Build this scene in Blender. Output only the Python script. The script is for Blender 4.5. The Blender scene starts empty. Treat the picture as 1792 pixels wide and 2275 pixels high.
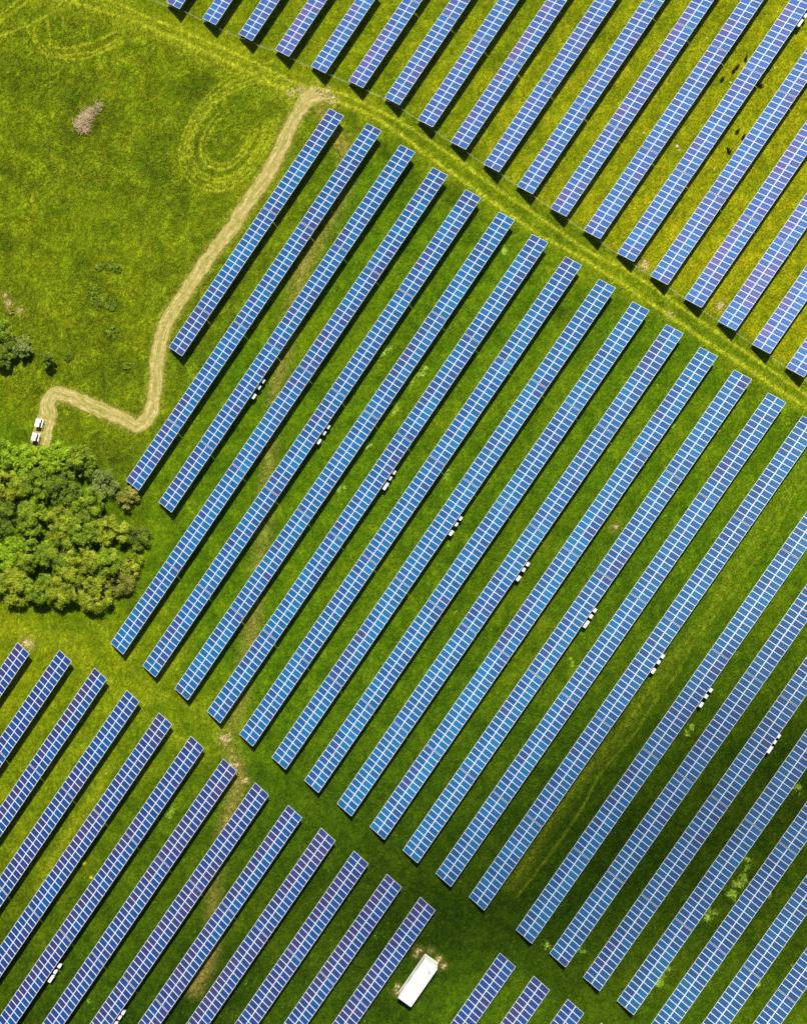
import bpy, math, random
import numpy as np
from mathutils import Vector, Matrix
R = math.radians
scene = bpy.context.scene
COL = scene.collection
rng = np.random.default_rng(7)
random.seed(7)

# ------------------------------------------------------------------ camera
cam = bpy.data.cameras.new('camera')
camo = bpy.data.objects.new('camera', cam)
COL.objects.link(camo)
right = Vector((0.823499, 0.563395, -0.066602))
down = Vector((0.564274, -0.825561, -0.006573))
fwd = Vector((-0.058687, -0.032169, -0.997758))
camo.matrix_world = Matrix((
    (right.x, -down.x, -fwd.x, 66.168),
    (right.y, -down.y, -fwd.y, -66.269),
    (right.z, -down.z, -fwd.z, 218.249),
    (0, 0, 0, 1)))
cam.sensor_fit = 'HORIZONTAL'
cam.sensor_width = 36.0
cam.lens = 3000.07 / 1792.0 * 36.0
cam.clip_start = 1.0
cam.clip_end = 8000.0
scene.camera = camo

# ------------------------------------------------------------------ light
SUN = Vector((-0.602, 1.328, 2.340)).normalized()
world = bpy.data.worlds.new('World')
scene.world = world
world.use_nodes = True
wn = world.node_tree.nodes
wl = world.node_tree.links
sky = wn.new('ShaderNodeTexSky')
sky.sky_type = 'NISHITA'
sky.sun_disc = False
sky.sun_elevation = math.asin(SUN.z)
sky.sun_rotation = math.atan2(SUN.x, SUN.y)
wl.new(sky.outputs[0], wn['Background'].inputs['Color'])
wn['Background'].inputs['Strength'].default_value = 0.05
sunl = bpy.data.lights.new('sun', 'SUN')
sunl.energy = 5.0
sunl.angle = R(0.53)
sunl.color = (1.0, 0.955, 0.87)
suno = bpy.data.objects.new('sun', sunl)
suno.rotation_euler = SUN.to_track_quat('Z', 'Y').to_euler()
suno.location = (0, 0, 300)
COL.objects.link(suno)
scene.view_settings.view_transform = 'Standard'
scene.view_settings.look = 'None'
scene.view_settings.gamma = 1.0
scene.view_settings.exposure = 0.5
scene.cycles.max_bounces = 5
scene.cycles.diffuse_bounces = 3
scene.cycles.transparent_max_bounces = 8

# world coordinates (metres) of the marks and things
PATH = [[3.02,-24.9],[2.18,-27.73],[2.61,-32.55],[3.67,-38.55],[3.74,-46.54],[3.82,-52.06],[3.44,-55.85],[3.45,-63.65],[3.64,-69.75],[5.51,-74.72],[7.98,-79.39],[9.32,-81.87],[9.89,-84.43],[8.92,-86.33],[6.12,-86.89],[1.58,-87.73],[-2.62,-88.68],[-5.07,-89.53],[-5.4,-91.45],[-4.07,-93.79],[-3.16,-96.31],[-2.53,-98.04]]
RUT1 = [[-46.88,-37.36],[-40.48,-35.0],[-34.65,-33.09],[-27.55,-31.32],[-20.41,-30.04],[-13.27,-28.84],[-4.32,-27.68],[0.44,-26.76]]
RUT2 = [[-40.29,-32.22],[-34.2,-30.94],[-28.43,-30.03],[-21.42,-28.58],[-14.31,-27.31],[-5.49,-25.97],[-0.52,-25.37],[6.47,-22.76],[10.66,-22.02],[17.01,-21.25],[21.04,-21.22],[25.7,-21.22],[29.78,-21.3],[35.28,-21.66],[41.4,-21.59],[54.61,-21.83],[60.8,-21.07],[66.83,-21.01],[71.18,-21.16],[77.32,-21.3],[83.45,-21.45],[89.55,-21.6],[95.87,-21.74],[98.67,-21.82]]
RUT3 = [[4.02,-24.67],[8.14,-23.82],[12.91,-23.01],[17.52,-22.91],[24.07,-23.37],[30.44,-23.62],[36.73,-23.77],[45.72,-24.07],[52.08,-23.51],[58.92,-23.24],[64.06,-23.17],[71.14,-23.32],[78.19,-23.46],[84.73,-23.33],[90.83,-23.47],[97.01,-23.4],[99.81,-23.48]]
AISLE1 = [[101.96,-28.39],[102.03,-30.77],[101.87,-38.79],[102.33,-45.62],[102.23,-52.09],[102.67,-60.67],[102.18,-68.38],[102.03,-75.25],[101.87,-82.14],[101.04,-91.62],[100.92,-98.76],[101.47,-107.21],[101.38,-113.47]]
AISLE2 = [[103.34,-28.67],[103.3,-32.64],[103.3,-37.81],[104.21,-43.1],[104.06,-49.92],[103.91,-56.75],[103.35,-63.88],[104.01,-70.18],[103.72,-76.84],[103.94,-81.62],[103.1,-90.17],[103.86,-96.69],[103.82,-105.54],[103.37,-113.83]]
LL1 = [[27.05,-143.61],[31.39,-135.86],[36.08,-124.04],[35.75,-118.91],[36.84,-111.22]]
LL2 = [[22.67,-116.62],[32.14,-120.15],[35.76,-120.79],[44.05,-119.42],[51.74,-119.08]]
LL3 = [[9.13,-126.94],[13.66,-124.12],[18.91,-122.38],[29.7,-124.06],[36.67,-124.89],[49.21,-124.63]]
LL4 = [[38.76,-158.32],[37.74,-149.8],[37.7,-144.12],[37.18,-134.96]]
DRY = [[3.21,-25.57],[11.68,-30.11],[15.2,-33.95],[16.68,-42.64],[17.47,-50.05],[21.1,-59.55],[23.82,-66.13],[29.65,-77.26],[34.02,-84.95],[39.32,-94.66],[43.8,-103.16],[48.61,-114.12],[50.82,-120.63],[55.25,-123.8],[58.81,-132.94],[62.04,-140.54],[67.36,-149.35],[69.09,-157.13]]
BARE = [[0.6,-25.95,1.0],[2.79,-24.96,1.3],[4.44,-24.5,1.4],[5.97,-24.38,0.9],[-0.61,-27.19,0.8],[62.82,-18.8,0.9],[76.62,-17.56,0.9],[82.65,-56.1,0.7],[14.24,-126.33,1.2],[50.1,-120.24,1.2],[53.81,-123.01,1.1],[56.78,-124.06,0.7],[70.74,-23.06,0.6],[95.5,-130.56,0.7],[96.98,-129.24,0.5],[98.9,-129.73,0.6],[99.91,-130.17,0.6],[95.93,-137.13,0.5],[96.23,-138.08,0.6],[95.44,-131.5,0.4],[-20.19,-81.58,0.8],[-17.85,-81.63,0.7],[-21.54,-80.96,0.6]]
WEED = [[36.04,-52.7,1.0],[36.01,-53.96,0.7],[42.77,-52.05,1.2],[42.72,-53.4,1.0],[42.43,-54.92,0.8],[42.78,-59.96,1.1],[42.89,-60.77,0.7],[55.48,-64.3,1.0],[55.51,-64.99,0.8],[42.93,-75.76,0.9],[42.65,-76.4,0.9],[42.47,-67.68,0.8],[48.37,-52.23,0.5],[42.94,-44.03,0.7],[42.9,-29.18,1.0],[43.01,-29.98,0.8],[89.46,-78.15,0.8],[88.58,-77.88,0.8],[75.41,-80.85,0.7],[75.22,-81.6,0.6],[80.46,-35.8,1],[80.89,-37.68,0.8],[87.47,-34.09,0.7],[110.69,-76.95,0.7],[110.66,-75.66,0.7],[130.83,-90.78,1.2],[130.86,-92.08,1.1],[131.0,-94.17,1.3],[130.14,-94.78,0.9],[130.6,-89.2,1.0],[135.4,-90.6,0.9],[129.62,-97.79,1.2],[129.85,-99.38,1.0],[129.09,-109.6,1.2],[129.12,-110.9,1.1],[129.27,-112.12,1.2],[129.0,-114.52,1.0],[135.43,-105.06,0.9],[135.17,-106.56,1.1],[134.92,-108.07,1.2],[134.46,-109.28,1.1],[142.78,-103.3,1.1],[145.74,-97.67,1.0],[148.06,-101.7,1.0],[148.21,-103.78,1.1],[116.45,-115.13,0.9],[116.54,-114.62,0.7],[122.44,-109.96,0.7],[129.69,-74.11,0.8],[130.0,-75.2,0.8],[129.8,-88.01,0.8],[111.37,-117.87,1.0],[56.26,-169.52,1.2],[56.15,-168.7,1.0],[49.44,-135.07,1.0],[49.76,-136.19,0.8],[42.5,-150.54,0.5]]
YEL = [[42.5,-150.54,0.5],[44.74,-151.93,0.35]]
FENCE = [[-30.35,-27.21],[-28.06,-27.28],[-21.72,-25.81],[-15.26,-25.03],[-8.83,-23.78],[-6.75,-23.21],[-0.2,-22.18],[3.93,-21.33],[9.5,-20.31],[12.32,-19.86],[16.83,-19.61],[23.37,-19.62],[29.91,-19.68],[36.33,-19.58],[42.81,-19.6],[61.49,-19.85],[64.79,-19.79],[68.71,-19.76],[75.14,-19.88],[81.48,-19.89],[87.87,-20.0],[94.51,-20.08],[97.54,-20.16]]
BOX = [[0,22.56,-68.58,0],[0,22.59,-69.79,0],[0,22.73,-71.46,0.5],[1,35.55,-68.77,0],[1,35.58,-69.94,0],[1,35.66,-71.55,0.5],[2,48.53,-68.83,0],[2,48.52,-69.98,0],[2,48.69,-71.44,1],[3,61.55,-68.93,0],[3,61.51,-70.1,0],[3,61.65,-71.7,0.5],[4,74.55,-68.92,0],[4,74.51,-70.02,0],[4,74.63,-71.62,0.5],[5,87.48,-68.96,0],[5,87.53,-70.09,0],[5,87.62,-71.56,1],[6,100.39,-68.92,0],[6,100.38,-70.03,0],[6,100.5,-71.65,0.5],[7,109.62,-69.06,0],[7,109.59,-70.27,0],[7,109.69,-71.81,0.5],[8,122.38,-68.98,0],[8,122.39,-70.1,0],[8,122.48,-71.54,1],[9,48.85,-166.31,0],[9,48.81,-167.51,0],[9,48.9,-168.86,1],[10,61.73,-166.39,0],[10,61.69,-167.41,0],[10,61.76,-168.71,0.5],[11,61.62,27.58,0],[11,61.56,26.18,1]]
SHEEP = [[57.62,17.37],[57.12,14.73],[57.21,15.47],[56.35,12.59],[63.07,7.03],[64.34,6.8],[63.74,3.69],[61.91,15.03]]
STONE = [[57.77,12.86],[50.65,16.74],[56.46,-0.24],[57.09,-0.52],[50.88,-1.31],[62.24,18.61],[63.43,0.03]]
CAB = [[-4.35,-95.05],[-3.55,-97.28]]
HEAP = [[-25.83,-46.6],[-26.27,-47.95],[-26.51,-48.82],[-26.55,-49.55],[-26.72,-50.38],[-26.7,-51.07],[-25.73,-51.15]]
TREES = [[-6.13,-102.75,30],[-2.29,-101.03,28],[1.44,-97.97,29],[5.16,-96.24,29],[10.2,-96.98,26],[15.02,-96.89,20],[-2.56,-106.21,32],[1.29,-103.32,31],[5.55,-101.57,30],[10.13,-101.11,28],[0.07,-110.84,32],[3.92,-108.21,32],[8.05,-106.27,32],[12.13,-105.08,30],[15.79,-102.76,29],[19.6,-101.21,24],[3.45,-115.49,32],[7.04,-113.02,31],[10.8,-110.8,32],[14.83,-109.28,29],[18.2,-107.32,26],[21.52,-105.58,22],[7.69,-119.28,34],[11.53,-116.9,28],[14.98,-114.52,34],[19.42,-112.53,31],[21.82,-108.92,26]]
BUSH = [[-17.78,-85.79,26],[-15.34,-87.73,24],[-13.67,-86.15,25],[-14.92,-89.68,20],[-8.59,-85.42,13],[-6.69,-83.52,9],[-7.92,-73.22,17],[-5.59,-72.38,14],[-9.53,-71.81,14],[-9.64,-67.0,13],[-8.1,-66.87,10],[-10.81,-68.22,9],[-19.16,-82.7,10],[2.2,-79.23,9],[-3.07,-75.92,16]]
LUSH = [[-29.33,-48.18,3.5],[-24.17,-49.68,3.5],[-27.01,-52.88,2.5],[-23.56,-47.24,3],[-29.64,-45.71,3.5],[-13.72,-48.68,2.6],[-13.89,-47.37,2],[-6.24,-50.57,2.0],[-5.1,-51.32,1.5],[-8.2,-72.95,3],[-6.03,-72.12,2.5],[-8.94,-71.21,3],[-11.87,-69.6,3],[-9.54,-85.02,2.5],[-16.48,-81.61,2.5],[-18.8,-82.27,2.5],[-4.11,-76.9,3],[-6.41,-80.23,3],[-25.66,-74.3,3],[-20.7,-80.85,2.5],[-14.22,-35.64,3],[-13.28,-33.7,2.5],[-40.55,-51.95,3],[-30.18,-57.64,2.5],[-32.52,-63.64,3],[1.74,-80.11,3],[-0.34,-82.4,3],[5.96,-94.25,3.5],[8.87,-93.16,3.5],[14.31,-101.09,3.5],[15.96,-98.18,3],[25.77,-111.15,2.5],[21.28,-22.05,2.2],[17.21,-26.48,2.2],[23.06,-27.89,2.5],[32.99,-32.7,2],[30.49,-26.48,2],[56.65,-32.66,2]]
LOOPS = [[[-7.92,-37.12],[-8.06,-39.7],[-7.69,-41.63],[-6.74,-43.02],[-5.35,-43.66],[-3.67,-43.33],[-2.47,-42.07],[-1.96,-40.03],[-2.01,-37.89],[-2.59,-36.11]],[[-8.66,-36.49],[-8.84,-39.68],[-8.38,-42.08],[-7.2,-43.8],[-5.47,-44.59],[-3.39,-44.19],[-1.9,-42.63],[-1.27,-40.1],[-1.33,-37.44],[-2.05,-35.23]],[[-5.66,-28.21],[-8.44,-31.82],[-9.95,-35.38],[-10.19,-39.66],[-9.58,-42.87],[-7.99,-45.18],[-5.68,-46.24],[-2.89,-45.69],[-0.9,-43.6],[-0.06,-40.21],[-0.13,-36.66],[-1.11,-33.7]],[[-5.73,-27.24],[-8.75,-31.15],[-10.39,-35.01],[-10.64,-39.65],[-9.98,-43.13],[-8.26,-45.63],[-5.75,-46.78],[-2.73,-46.19],[-0.57,-43.92],[0.34,-40.25],[0.26,-36.4],[-0.8,-33.19]],[[-5.83,-25.85],[-9.18,-30.2],[-11.0,-34.49],[-11.29,-39.64],[-10.55,-43.5],[-8.64,-46.29],[-5.85,-47.56],[-2.49,-46.9],[-0.09,-44.38],[0.92,-40.31],[0.83,-36.03],[-0.35,-32.47]],[[-5.93,-24.46],[-9.61,-29.24],[-11.62,-33.96],[-11.93,-39.63],[-11.12,-43.88],[-9.02,-46.94],[-5.95,-48.35],[-2.26,-47.61],[0.38,-44.85],[1.49,-40.36],[1.4,-35.66],[0.1,-31.74]]]
ARCS = [[[-39.51,-44.36],[-37.27,-43.84],[-34.97,-42.97],[-32.0,-40.72],[-29.77,-37.4],[-27.99,-34.38]],[[-38.83,-42.98],[-37.12,-42.18],[-35.34,-41.02],[-32.59,-37.99],[-30.29,-34.31]],[[-44.42,-41.92],[-41.96,-43.14],[-39.28,-44.21]],[[-41.88,-39.02],[-40.24,-40.46],[-38.39,-42.69]],[[-48.91,-43.9],[-47.62,-40.56],[-47.24,-38.75]],[[-48.16,-44.98],[-46.73,-40.92],[-45.52,-37.95]],[[-47.5,-47.37],[-45.02,-43.88],[-43.45,-41.92],[-42.47,-40.04],[-40.0,-35.63]],[[-42.92,-41.27],[-40.62,-43.21],[-37.57,-43.41],[-34.67,-41.99],[-31.7,-39.28],[-29.62,-35.75]]]

# ------------------------------------------------------------------ helpers
def tag(o, label=None, cat=None, group=None, kind=None):
    if label: o['label'] = label
    if cat: o['category'] = cat
    if group: o['group'] = group
    if kind: o['kind'] = kind
    return o

def empty(name, loc, rz=0.0):
    o = bpy.data.objects.new(name, None)
    o.location = loc
    o.rotation_euler = (0, 0, rz)
    o.empty_display_size = 0.3
    COL.objects.link(o)
    return o

class MB:
    def __init__(s): s.v = []; s.f = []; s.m = []
    def quad(s, a, b, c, d, m=0):
        n = len(s.v); s.v += [a, b, c, d]; s.f.append((n, n+1, n+2, n+3)); s.m.append(m)
    def box(s, lo, hi, m=0, tr=None):
        n = len(s.v)
        for z in (lo[2], hi[2]):
            for x, y in ((lo[0], lo[1]), (hi[0], lo[1]), (hi[0], hi[1]), (lo[0], hi[1])):
                p = Vector((x, y, z))
                s.v.append(tuple(tr @ p) if tr else tuple(p))
        for f in ((3,2,1,0),(4,5,6,7),(0,1,5,4),(1,2,6,5),(2,3,7,6),(3,0,4,7)):
            s.f.append(tuple(n+i for i in f)); s.m.append(m)
    def tube(s, a, b, r0, r1=None, n=8, m=0):
        if r1 is None: r1 = r0
        a, b = Vector(a), Vector(b); d = (b-a).normalized()
        u = d.orthogonal().normalized(); w = d.cross(u)
        k = len(s.v)
        for p, r in ((a, r0), (b, r1)):
            for i in range(n):
                t = 2*math.pi*i/n
                s.v.append(tuple(p + r*(math.cos(t)*u + math.sin(t)*w)))
        for i in range(n):
            j = (i+1) % n
            s.f.append((k+i, k+j, k+n+j, k+n+i)); s.m.append(m)
        s.f.append(tuple(k+i for i in range(n-1, -1, -1))); s.m.append(m)
        s.f.append(tuple(k+n+i for i in range(n))); s.m.append(m)
    def mesh(s, name, mats):
        me = bpy.data.meshes.new(name)
        me.from_pydata(s.v, [], s.f)
        for mt in (mats if isinstance(mats, (list, tuple)) else [mats]): me.materials.append(mt)
        me.polygons.foreach_set('material_index', s.m)
        me.update()
        return me
    def build(s, name, mats, parent=None, loc=(0, 0, 0)):
        return link(name, s.mesh(name, mats), parent, loc)

def link(name, me, parent=None, loc=(0, 0, 0), rot=(0, 0, 0)):
    o = bpy.data.objects.new(name, me)
    COL.objects.link(o)
    o.parent = parent
    o.location = loc
    o.rotation_euler = rot
    return o

class NT:
    """tiny node helper"""
    def __init__(s, name):
        s.mat = bpy.data.materials.new(name); s.mat.use_nodes = True
        s.n = s.mat.node_tree.nodes; s.l = s.mat.node_tree.links
        s.b = s.n['Principled BSDF']
    def set(s, **k):
        for a, v in k.items():
            s.put(s.b.inputs[a.replace('_', ' ')], v)
        return s
    def put(s, sock, v):
        if isinstance(v, bpy.types.NodeSocket): s.l.new(v, sock)
        elif isinstance(v, tuple) and len(v) == 3 and sock.type == 'RGBA': sock.default_value = (*v, 1)
        else: sock.default_value = v
    def node(s, t, **k):
        return s.n.new(t)
    def coord(s, w='Object'): return s.n.new('ShaderNodeTexCoord').outputs[w]
    def pos(s): return s.n.new('ShaderNodeNewGeometry').outputs['Position']
    def attr(s, name):
        a = s.n.new('ShaderNodeAttribute'); a.attribute_name = name; return a.outputs['Fac']
    def noise(s, scale, detail=3, rough=0.55, vec=None, dist=0.0, out='Fac'):
        a = s.n.new('ShaderNodeTexNoise'); a.inputs['Scale'].default_value = scale
        a.inputs['Detail'].default_value = detail; a.inputs['Roughness'].default_value = rough
        a.inputs['Distortion'].default_value = dist
        if vec is not None: s.l.new(vec, a.inputs['Vector'])
        return a.outputs[out]
    def mapping(s, vec, scale=(1, 1, 1), rot=(0, 0, 0), loc=(0, 0, 0)):
        a = s.n.new('ShaderNodeMapping'); s.l.new(vec, a.inputs['Vector'])
        a.inputs['Scale'].default_value = scale; a.inputs['Rotation'].default_value = rot
        a.inputs['Location'].default_value = loc
        return a.outputs[0]
    def ramp(s, fac, stops):
        a = s.n.new('ShaderNodeValToRGB'); s.l.new(fac, a.inputs[0])
        e = a.color_ramp.elements
        while len(e) < len(stops): e.new(0.5)
        for i, (p, c) in enumerate(stops):
            e[i].position = p
            e[i].color = (*c, 1) if isinstance(c, tuple) else (c, c, c, 1)
        return a.outputs[0]
    def math(s, op, a, b=None, c=None, clamp=False):
        m = s.n.new('ShaderNodeMath'); m.operation = op; m.use_clamp = clamp
        for i, v in enumerate((a, b, c)):
            if v is not None: s.put(m.inputs[i], v)
        return m.outputs[0]
    def mix(s, fac, a, b, blend='MIX'):
        m = s.n.new('ShaderNodeMix'); m.data_type = 'RGBA'; m.blend_type = blend
        s.put(m.inputs[0], fac); s.put(m.inputs[6], a); s.put(m.inputs[7], b)
        return m.outputs[2]
    def bump(s, h, strength=0.5, dist=0.1):
        b = s.n.new('ShaderNodeBump'); s.l.new(h, b.inputs['Height'])
        b.inputs['Strength'].default_value = strength; b.inputs['Distance'].default_value = dist
        s.l.new(b.outputs[0], s.b.inputs['Normal'])
        return s

# ------------------------------------------------------------------ materials
def make_grass():
    g = NT('meadow_grass')
    P = g.pos()
    n1 = g.noise(0.045, 4, 0.6, P)
    n2 = g.noise(0.30, 5, 0.7, P, 0.4)
    n3 = g.noise(1.9, 4, 0.75, g.mapping(P, (1, 0.7, 1), (0, 0, 0.5)), 1.0)
    n4 = g.noise(6.5, 3, 0.7, g.mapping(P, (1, 0.75, 1), (0, 0, 0.6)), 0.8)
    base = g.ramp(n2, [(0.30, (0.044, 0.104, 0.0015)), (0.50, (0.080, 0.160, 0.0020)), (0.72, (0.140, 0.225, 0.0032))])
    warmc = g.ramp(n2, [(0.30, (0.160, 0.210, 0.0020)), (0.50, (0.275, 0.290, 0.0030)), (0.72, (0.400, 0.350, 0.0070))])
    wf = g.math('ADD', g.attr('warm'), g.math('MULTIPLY', g.math('SUBTRACT', n1, 0.5), 0.9), clamp=True)
    col = g.mix(wf, base, warmc)
    col = g.mix(g.attr('deep'), col, g.ramp(n2, [(0.30, (0.009, 0.028, 0.0010)), (0.72, (0.026, 0.060, 0.0018))]))  # lush patches, plus the shade painted over the lower right
    # rank tussocks in the unmown meadow
    tus = g.ramp(g.noise(0.7, 6, 0.8, P, 1.4), [(0.42, 0.0), (0.60, 1.0)])
    col = g.mix(g.math('MULTIPLY', tus, g.math('MULTIPLY', g.attr('rough'), 0.45)), col, (0.050, 0.105, 0.003))
    straw = g.ramp(g.noise(1.3, 6, 0.8, g.mapping(P, (1, .5, 1), (0, 0, 0.9)), 1.2), [(0.50, 0.0), (0.66, 1.0)])
    col = g.mix(g.math('MULTIPLY', straw, g.math('MULTIPLY', g.attr('rough'), 0.30)), col, (0.33, 0.34, 0.03))
    mot = g.ramp(g.noise(0.42, 7, 0.82, g.mapping(P, (1, 0.8, 1), (0, 0, 0.4)), 0.8), [(0.36, 0.45), (0.5, 0.98), (0.64, 1.65)])
    col = g.mix(g.math('MULTIPLY_ADD', g.attr('rough'), 0.55, 0.35, True), col, mot, 'MULTIPLY')
    def amt(name, k):
        x = g.math('MULTIPLY_ADD', g.math('SUBTRACT', n3, 0.5), 1.9, g.math('MULTIPLY', g.attr(name), k))
        m = g.n.new('ShaderNodeMapRange'); m.interpolation_type = 'SMOOTHSTEP'
        g.l.new(x, m.inputs[0]); m.inputs[1].default_value = 0.25; m.inputs[2].default_value = 0.80
        m.inputs[3].default_value = 0; m.inputs[4].default_value = 1
        return g.math('MULTIPLY', m.outputs[0], g.math('GREATER_THAN', g.attr(name), 0.02))
    def soft(name, k): return g.math('MULTIPLY', g.math('MULTIPLY', g.attr(name), k), g.math('MULTIPLY_ADD', n3, 1.2, 0.35), clamp=True)
    col = g.mix(soft('dry', 0.70), col, g.ramp(n3, [(0.3, (0.230, 0.190, 0.020)), (0.7, (0.42, 0.31, 0.09))]))
    col = g.mix(soft('rut', 1.1), col, g.ramp(n3, [(0.3, (0.29, 0.34, 0.004)), (0.7, (0.50, 0.50, 0.03))]))
    col = g.mix(amt('weed', 0.72), col, g.ramp(n4, [(0.3, (0.15, 0.28, 0.010)), (0.7, (0.36, 0.50, 0.06))]))
    col = g.mix(amt('bare', 0.60), col, g.ramp(n4, [(0.3, (0.40, 0.27, 0.11)), (0.7, (0.68, 0.56, 0.32))]))
    col = g.mix(amt('yellow', 0.9), col, (0.55, 0.50, 0.01))
    # fine blade scale variation
    f = g.ramp(n4, [(0.25, 0.32), (0.5, 0.95), (0.78, 2.1)])
    col = g.mix(0.85, col, f, 'MULTIPLY')
    f3 = g.ramp(n3, [(0.32, 0.40), (0.5, 0.98), (0.70, 1.65)])
    col = g.mix(0.8, col, f3, 'MULTIPLY')
    hh = g.math('ADD', g.math('MULTIPLY', n3, 1.3), g.math('MULTIPLY', n4, 0.7))
    g.set(Base_Color=col, Roughness=0.9, Specular_IOR_Level=0.05)
    g.bump(hh, 0.9, 0.42)
    return g.mat

def make_path():
    g = NT('mown_straw')
    uv = g.coord('UV'); P = g.pos()
    st = g.noise(1.0, 5, 0.7, g.mapping(uv, (11, 0.35, 1)), 0.3)
    st2 = g.noise(1.0, 5, 0.7, g.mapping(uv, (34, 1.6, 1)), 0.6)
    n = g.noise(1.6, 5, 0.7, P, 0.5)
    m = g.math('ADD', g.math('MULTIPLY', st, 0.45), g.math('ADD', g.math('MULTIPLY', st2, 0.25), g.math('MULTIPLY', n, 0.35)))
    col = g.ramp(m, [(0.41, (0.15, 0.18, 0.010)), (0.48, (0.25, 0.23, 0.04)), (0.55, (0.40, 0.31, 0.12)), (0.63, (0.60, 0.48, 0.26))])
    sx = g.n.new('ShaderNodeSeparateXYZ'); g.l.new(uv, sx.inputs[0])
    wob = g.math('ADD', sx.outputs[0], g.math('MULTIPLY', g.math('SUBTRACT', g.noise(0.5, 3, 0.6, P), 0.5), 0.25))
    prof = g.ramp(wob, [(0.02, 0.9), (0.12, 0.0), (0.32, 0.0), (0.50, 0.62), (0.68, 0.0), (0.88, 0.0), (0.98, 0.9)])
    col = g.mix(g.math('MULTIPLY', prof, g.math('MULTIPLY_ADD', n, 1.8, -0.35), None, True), col, (0.13, 0.17, 0.012))
    g.set(Base_Color=col, Roughness=0.95, Specular_IOR_Level=0.1)
    g.bump(g.math('ADD', st2, n), 0.7, 0.12)
    return g.mat

def make_cell():
    g = NT('solar_glass')
    oi = g.n.new('ShaderNodeObjectInfo')
    cr = g.noise(5.0, 3, 0.7, g.mapping(g.coord('Object'), (1, 2.4, 1)), 1.0)
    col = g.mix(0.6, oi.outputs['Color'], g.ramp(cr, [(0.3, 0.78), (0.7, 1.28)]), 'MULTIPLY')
    g.set(Base_Color=col, Metallic=0.0, Roughness=0.43, IOR=1.5, Specular_IOR_Level=0.60, Coat_Weight=0.0)
    return g.mat

def simple(name, c, rough=0.6, metal=0.0, var=0.12, scale=3.0, spec=0.5):
    g = NT(name)
    n = g.noise(scale, 4, 0.6, g.coord('Object'))
    col = g.mix(1.0, tuple(c), g.ramp(n, [(0.3, 1.0-var), (0.7, 1.0+var*0.4)]), 'MULTIPLY')
    g.set(Base_Color=col, Roughness=rough, Metallic=metal, Specular_IOR_Level=spec)
    return g.mat

def leafmat(name, a, b, c):
    g = NT(name)
    P = g.pos()
    n = g.noise(0.8, 3, 0.6, P)
    n2 = g.noise(6.0, 2, 0.6, P)
    m = g.math('ADD', g.math('MULTIPLY', n, 0.55), g.math('MULTIPLY', n2, 0.45))
    col = g.ramp(m, [(0.36, a), (0.5, b), (0.66, c)])
    g.set(Base_Color=col, Roughness=0.65, Specular_IOR_Level=0.25)
    tr = g.n.new('ShaderNodeBsdfTranslucent'); g.l.new(col, tr.inputs[0])
    mx = g.n.new('ShaderNodeMixShader'); mx.inputs[0].default_value = 0.16
    g.l.new(g.b.outputs[0], mx.inputs[1]); g.l.new(tr.outputs[0], mx.inputs[2])
    g.l.new(mx.outputs[0], g.n['Material Output'].inputs[0])
    return g.mat

M_GRASS = make_grass(); M_PATH = make_path(); M_CELL = make_cell()
M_FRAME = simple('anodised_frame', (0.80, 0.82, 0.85), 0.5, 0.0, 0.04)
M_STEEL = simple('galvanised_steel', (0.55, 0.57, 0.58), 0.45, 0.7, 0.15)
M_WHITE = simple('white_enamel', (0.84, 0.84, 0.82), 0.45, 0.0, 0.08)
M_CONC = simple('pale_concrete', (0.74, 0.73, 0.69), 0.9, 0.0, 0.14, 0.8, 0.2)
M_WALL = simple('whitewashed_wall', (0.80, 0.80, 0.78), 0.85, 0.0, 0.08, 1.2, 0.2)
M_DARK = simple('dark_grey_paint', (0.045, 0.045, 0.05), 0.6)
M_WOOL = simple('dark_wool', (0.045, 0.026, 0.014), 0.95, 0.0, 0.4, 14.0, 0.1)
M_BARK = simple('bark', (0.14, 0.10, 0.065), 0.9, 0.0, 0.3, 6.0, 0.2)
M_TWIG = simple('bleached_twigs', (0.60, 0.45, 0.27), 0.9, 0.0, 0.6, 2.5, 0.2)
M_STONE = simple('pale_stone', (0.44, 0.42, 0.28), 0.9, 0.0, 0.2, 5.0, 0.2)
M_WIRE = simple('fence_wire', (0.42, 0.42, 0.30), 0.6, 0.2, 0.2)
M_WOOD = simple('weathered_post', (0.33, 0.27, 0.17), 0.9, 0.0, 0.3, 8.0, 0.2)
LEAF = {
 'bright': leafmat('bright_leaves', (0.0878, 0.1852, 0.0030), (0.2147, 0.3479, 0.0039), (0.4685, 0.6061, 0.0195)),
 'green':  leafmat('green_leaves', (0.0586, 0.1179, 0.0030), (0.1562, 0.2413, 0.0049), (0.3904, 0.4714, 0.0195)),
 'olive':  leafmat('olive_leaves', (0.0878, 0.1235, 0.0039), (0.2147, 0.2638, 0.0068), (0.4880, 0.5275, 0.0293)),
 'dark':   leafmat('dark_leaves', (0.0390, 0.0786, 0.0030), (0.0976, 0.1571, 0.0049), (0.2635, 0.3255, 0.0195)),
 'grey':   leafmat('greyish_twigs', (0.0683, 0.1122, 0.0117), (0.1757, 0.2357, 0.0390), (0.4099, 0.4714, 0.1366)),
 'brown':  leafmat('brownish_leaves', (0.0781, 0.0898, 0.0078), (0.1952, 0.2020, 0.0195), (0.4099, 0.3816, 0.0683)),
}

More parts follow.
